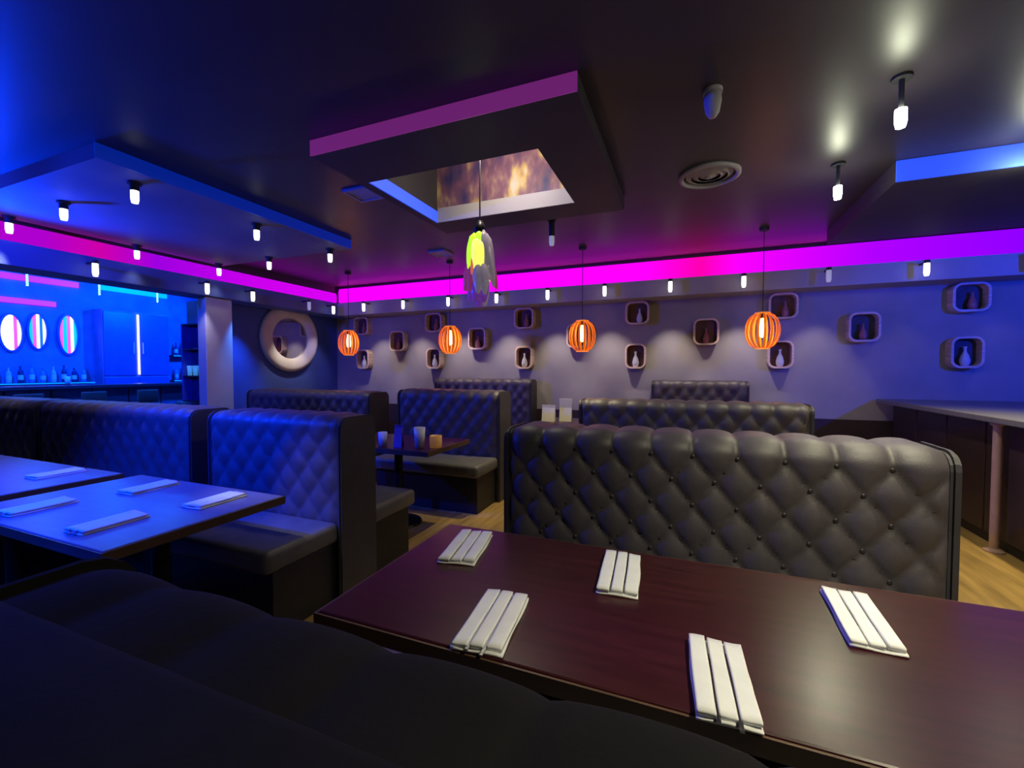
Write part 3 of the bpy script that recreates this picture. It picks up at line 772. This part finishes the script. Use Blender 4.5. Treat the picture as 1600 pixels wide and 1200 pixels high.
t = thing('bar_cabinet', 'tall blue two-door bar cabinet split by a white light tube', 'cabinet', (XB, 5.75, 0))
obj('carcass', box(.002, .30, -.62, .62, .0, 2.66, .006), 'bar_wall', t)
for sy in (-1, 1):
    d_ = obj('door', box(.30, .325, *sorted((sy * .035, sy * .60)), 1.28, 2.62, .006), 'bar_door', t)
    obj('handle', box(.325, .345, *sorted((sy * .08, sy * .095)), 1.75, 2.0, .003), 'lamp_white', d_)
    obj('lower_door', box(.30, .325, *sorted((sy * .01, sy * .60)), .1, 1.25, .006), 'bar_door', t)
obj('light_tube', tube([(.335, 0, 1.30), (.335, 0, 2.60)], .02, 10), 'oval_white', t)
# back-bar shelves with bottles
def shelf(y0, y1, z, label):
    t = thing('bar_shelf', label, 'shelf', (XB, (y0 + y1) / 2, z), 0, 'back-bar shelves')
    h = (y1 - y0) / 2
    obj('board', box(.002, .24, -h, h, -.03, 0, .004), 'bar_counter', t)
    obj('edge_light', box(.241, .25, -h, h, -.026, -.006), 'led_shelf', t)
mat('led_shelf', (.1, .3, .8), .4, emit=(.0, .18, 1.0), estr=1.6)
shelf(2.4, 5.02, 1.16, 'back-bar shelf with bottles under the oval panels')
shelf(6.5, 7.9, 1.16, 'lower back-bar shelf with bottles beyond the cabinet')
shelf(6.5, 7.9, 1.75, 'upper back-bar shelf with bottles beyond the cabinet')
BT = {}
def bottle(y, z, kind, h, label, group):
    key = kind
    if key not in BT:
        t = thing('bottle', label, 'bottle', (0, 0, 0))
        obj('glass_body', lathe([(0, 0), (.036, 0), (.038, .01), (.038, .19), (.03, .225), (.014, .25), (.013, .30), (.016, .302), (.016, .315), (0, .315)], 14), kind, t, True)
        obj('paper_label', lathe([(.0385, .06), (.0392, .06), (.0392, .15), (.0385, .15), (.0385, .06)], 14), 'label_white', t)
        BT[key] = t; r = t; r['group'] = group
    else: r = dup(BT[key], (0, 0, 0), 0, label, group)
    r['label'] = label; r.location = (XB + .12, y, z + .0005); r.scale = (1, 1, h / .315)
kinds = ['bottle_blue', 'bottle_dark', 'bottle_pale']
for i in range(14):
    bottle(2.95 + .15 * i, 1.16, kinds[(i * 2 + i // 3) % 3], .28 + .05 * ((i * 7) % 3) / 2, 'bottle under the oval panels, %s from the blue cabinet' % ORD[13 - i], 'bottles under the oval panels')
for lev, z in (('lower', 1.16), ('upper', 1.75)):
    for i in range(8):
        bottle(6.62 + .16 * i, z, kinds[(i + (z > 1.5)) % 3], .30 + .04 * (i % 3), 'bottle on the %s shelf beyond the cabinet, %s from it' % (lev, ORD[i]), 'bottles on the shelves beyond the cabinet')
t = thing('bar_counter', 'long dark bar counter with a blue-lit panelled front', 'bar counter', (-9.85, 3.6, 0))
obj('counter_top', box(-.34, .36, -2.6, 2.35, 1.08, 1.14, .01), 'bar_counter', t)
for k in range(9):
    obj('front_panel', box(.20, .23, -2.5 + .53 * k, -2.5 + .53 * k + .51, .12, 1.08, .006), 'bar_front', t)
obj('body', box(-.28, .20, -2.5, 2.27, .1, 1.08), 'bar_counter', t)
obj('foot_rail', tube([(.36, -2.45, .2), (.36, 2.25, .2)], .02, 10), 'lamp_white', t)
obj('plinth', box(-.28, .16, -2.5, 2.27, 0, .1), 'plinth_black', t)
def stool(x, y, label, m):
    t = thing('bar_stool', label, 'stool', (x, y, 0), 0, 'stools at the bar')
    obj('seat', lathe([(0, .72), (.17, .72), (.19, .74), (.19, .78), (.17, .80), (0, .80)], 24), m, t, True)
    obj('post', lathe([(0, .72), (.03, .72), (.03, .03), (0, .03)], 14), 'lamp_white', t)
    obj('foot', lathe([(0, .04), (.06, .035), (.2, .015), (.21, 0), (0, 0)], 24), 'lamp_white', t)
    ring_ = [(.15 * math.cos(a * PI / 10), .15 * math.sin(a * PI / 10), .28) for a in range(20)]
    obj('foot_ring', tube(ring_ + [ring_[0]], .01, 8), 'lamp_white', t)
    bk = obj('backrest', box(.13, .165, -.16, .16, .82, 1.05, .015, 3), m, t, True)
    obj('back_bracket', box(.14, .16, -.02, .02, .76, .84), 'lamp_white', t)
for y, lab in ((3.2, 'first'), (3.95, 'second'), (4.7, 'third'), (5.45, 'fourth')):
    stool(-9.0, y, 'bar stool with pale seat, %s along the blue counter from camera side' % lab, 'seat_leather')
o = obj('beer_glass', lathe([(0, 0), (.03, 0), (.04, .15), (.036, .15), (.027, .01), (0, .01)], 16), 'glass_white', None, True)
o.location = (-9.75, 4.0, 1.1405); tag(o, 'pale glass standing on the bar counter', 'glass')
for i, (x, y) in enumerate(((-8.2, 3.1), (-8.2, 3.9), (-8.2, 4.7), (-9.6, 3.5), (-9.6, 4.4), (-9.6, 5.3))):
    lt = thing('bar_pendant', 'thin pale tube lamp hanging over the bar, %s %s' % ('aisle row' if i < 3 else 'counter row', ORD[i % 3]), 'pendant lamp', (x, y, 2.72), 0, 'thin tube lamps over the bar')
    obj('tube_glow', lathe([(0, .26), (.014, .26), (.014, 0), (0, 0)], 10), 'spark_glow', lt)
    obj('wire', lathe([(0, .53), (.003, .53), (.003, .26), (0, .26)], 6), 'cord_black', lt)
    lamp_light('POINT', lt, (0, 0, -.06), 26, (.02, .16, 1.0), .03)
flood('flood', (-8.6, 6.6, 3.15), (-11.2, 5.0, 1.6), 900, 'added blue flood lamp on the bar ceiling aimed at the cabinet', col=(0, .10, 1), angle=120, hang=3.25)
flood('flood', (-8.6, 2.4, 3.15), (-11.2, 4.0, 1.6), 900, col=(0, .10, 1), label='added blue flood lamp on the bar ceiling aimed at the oval panels', angle=120, hang=3.25)
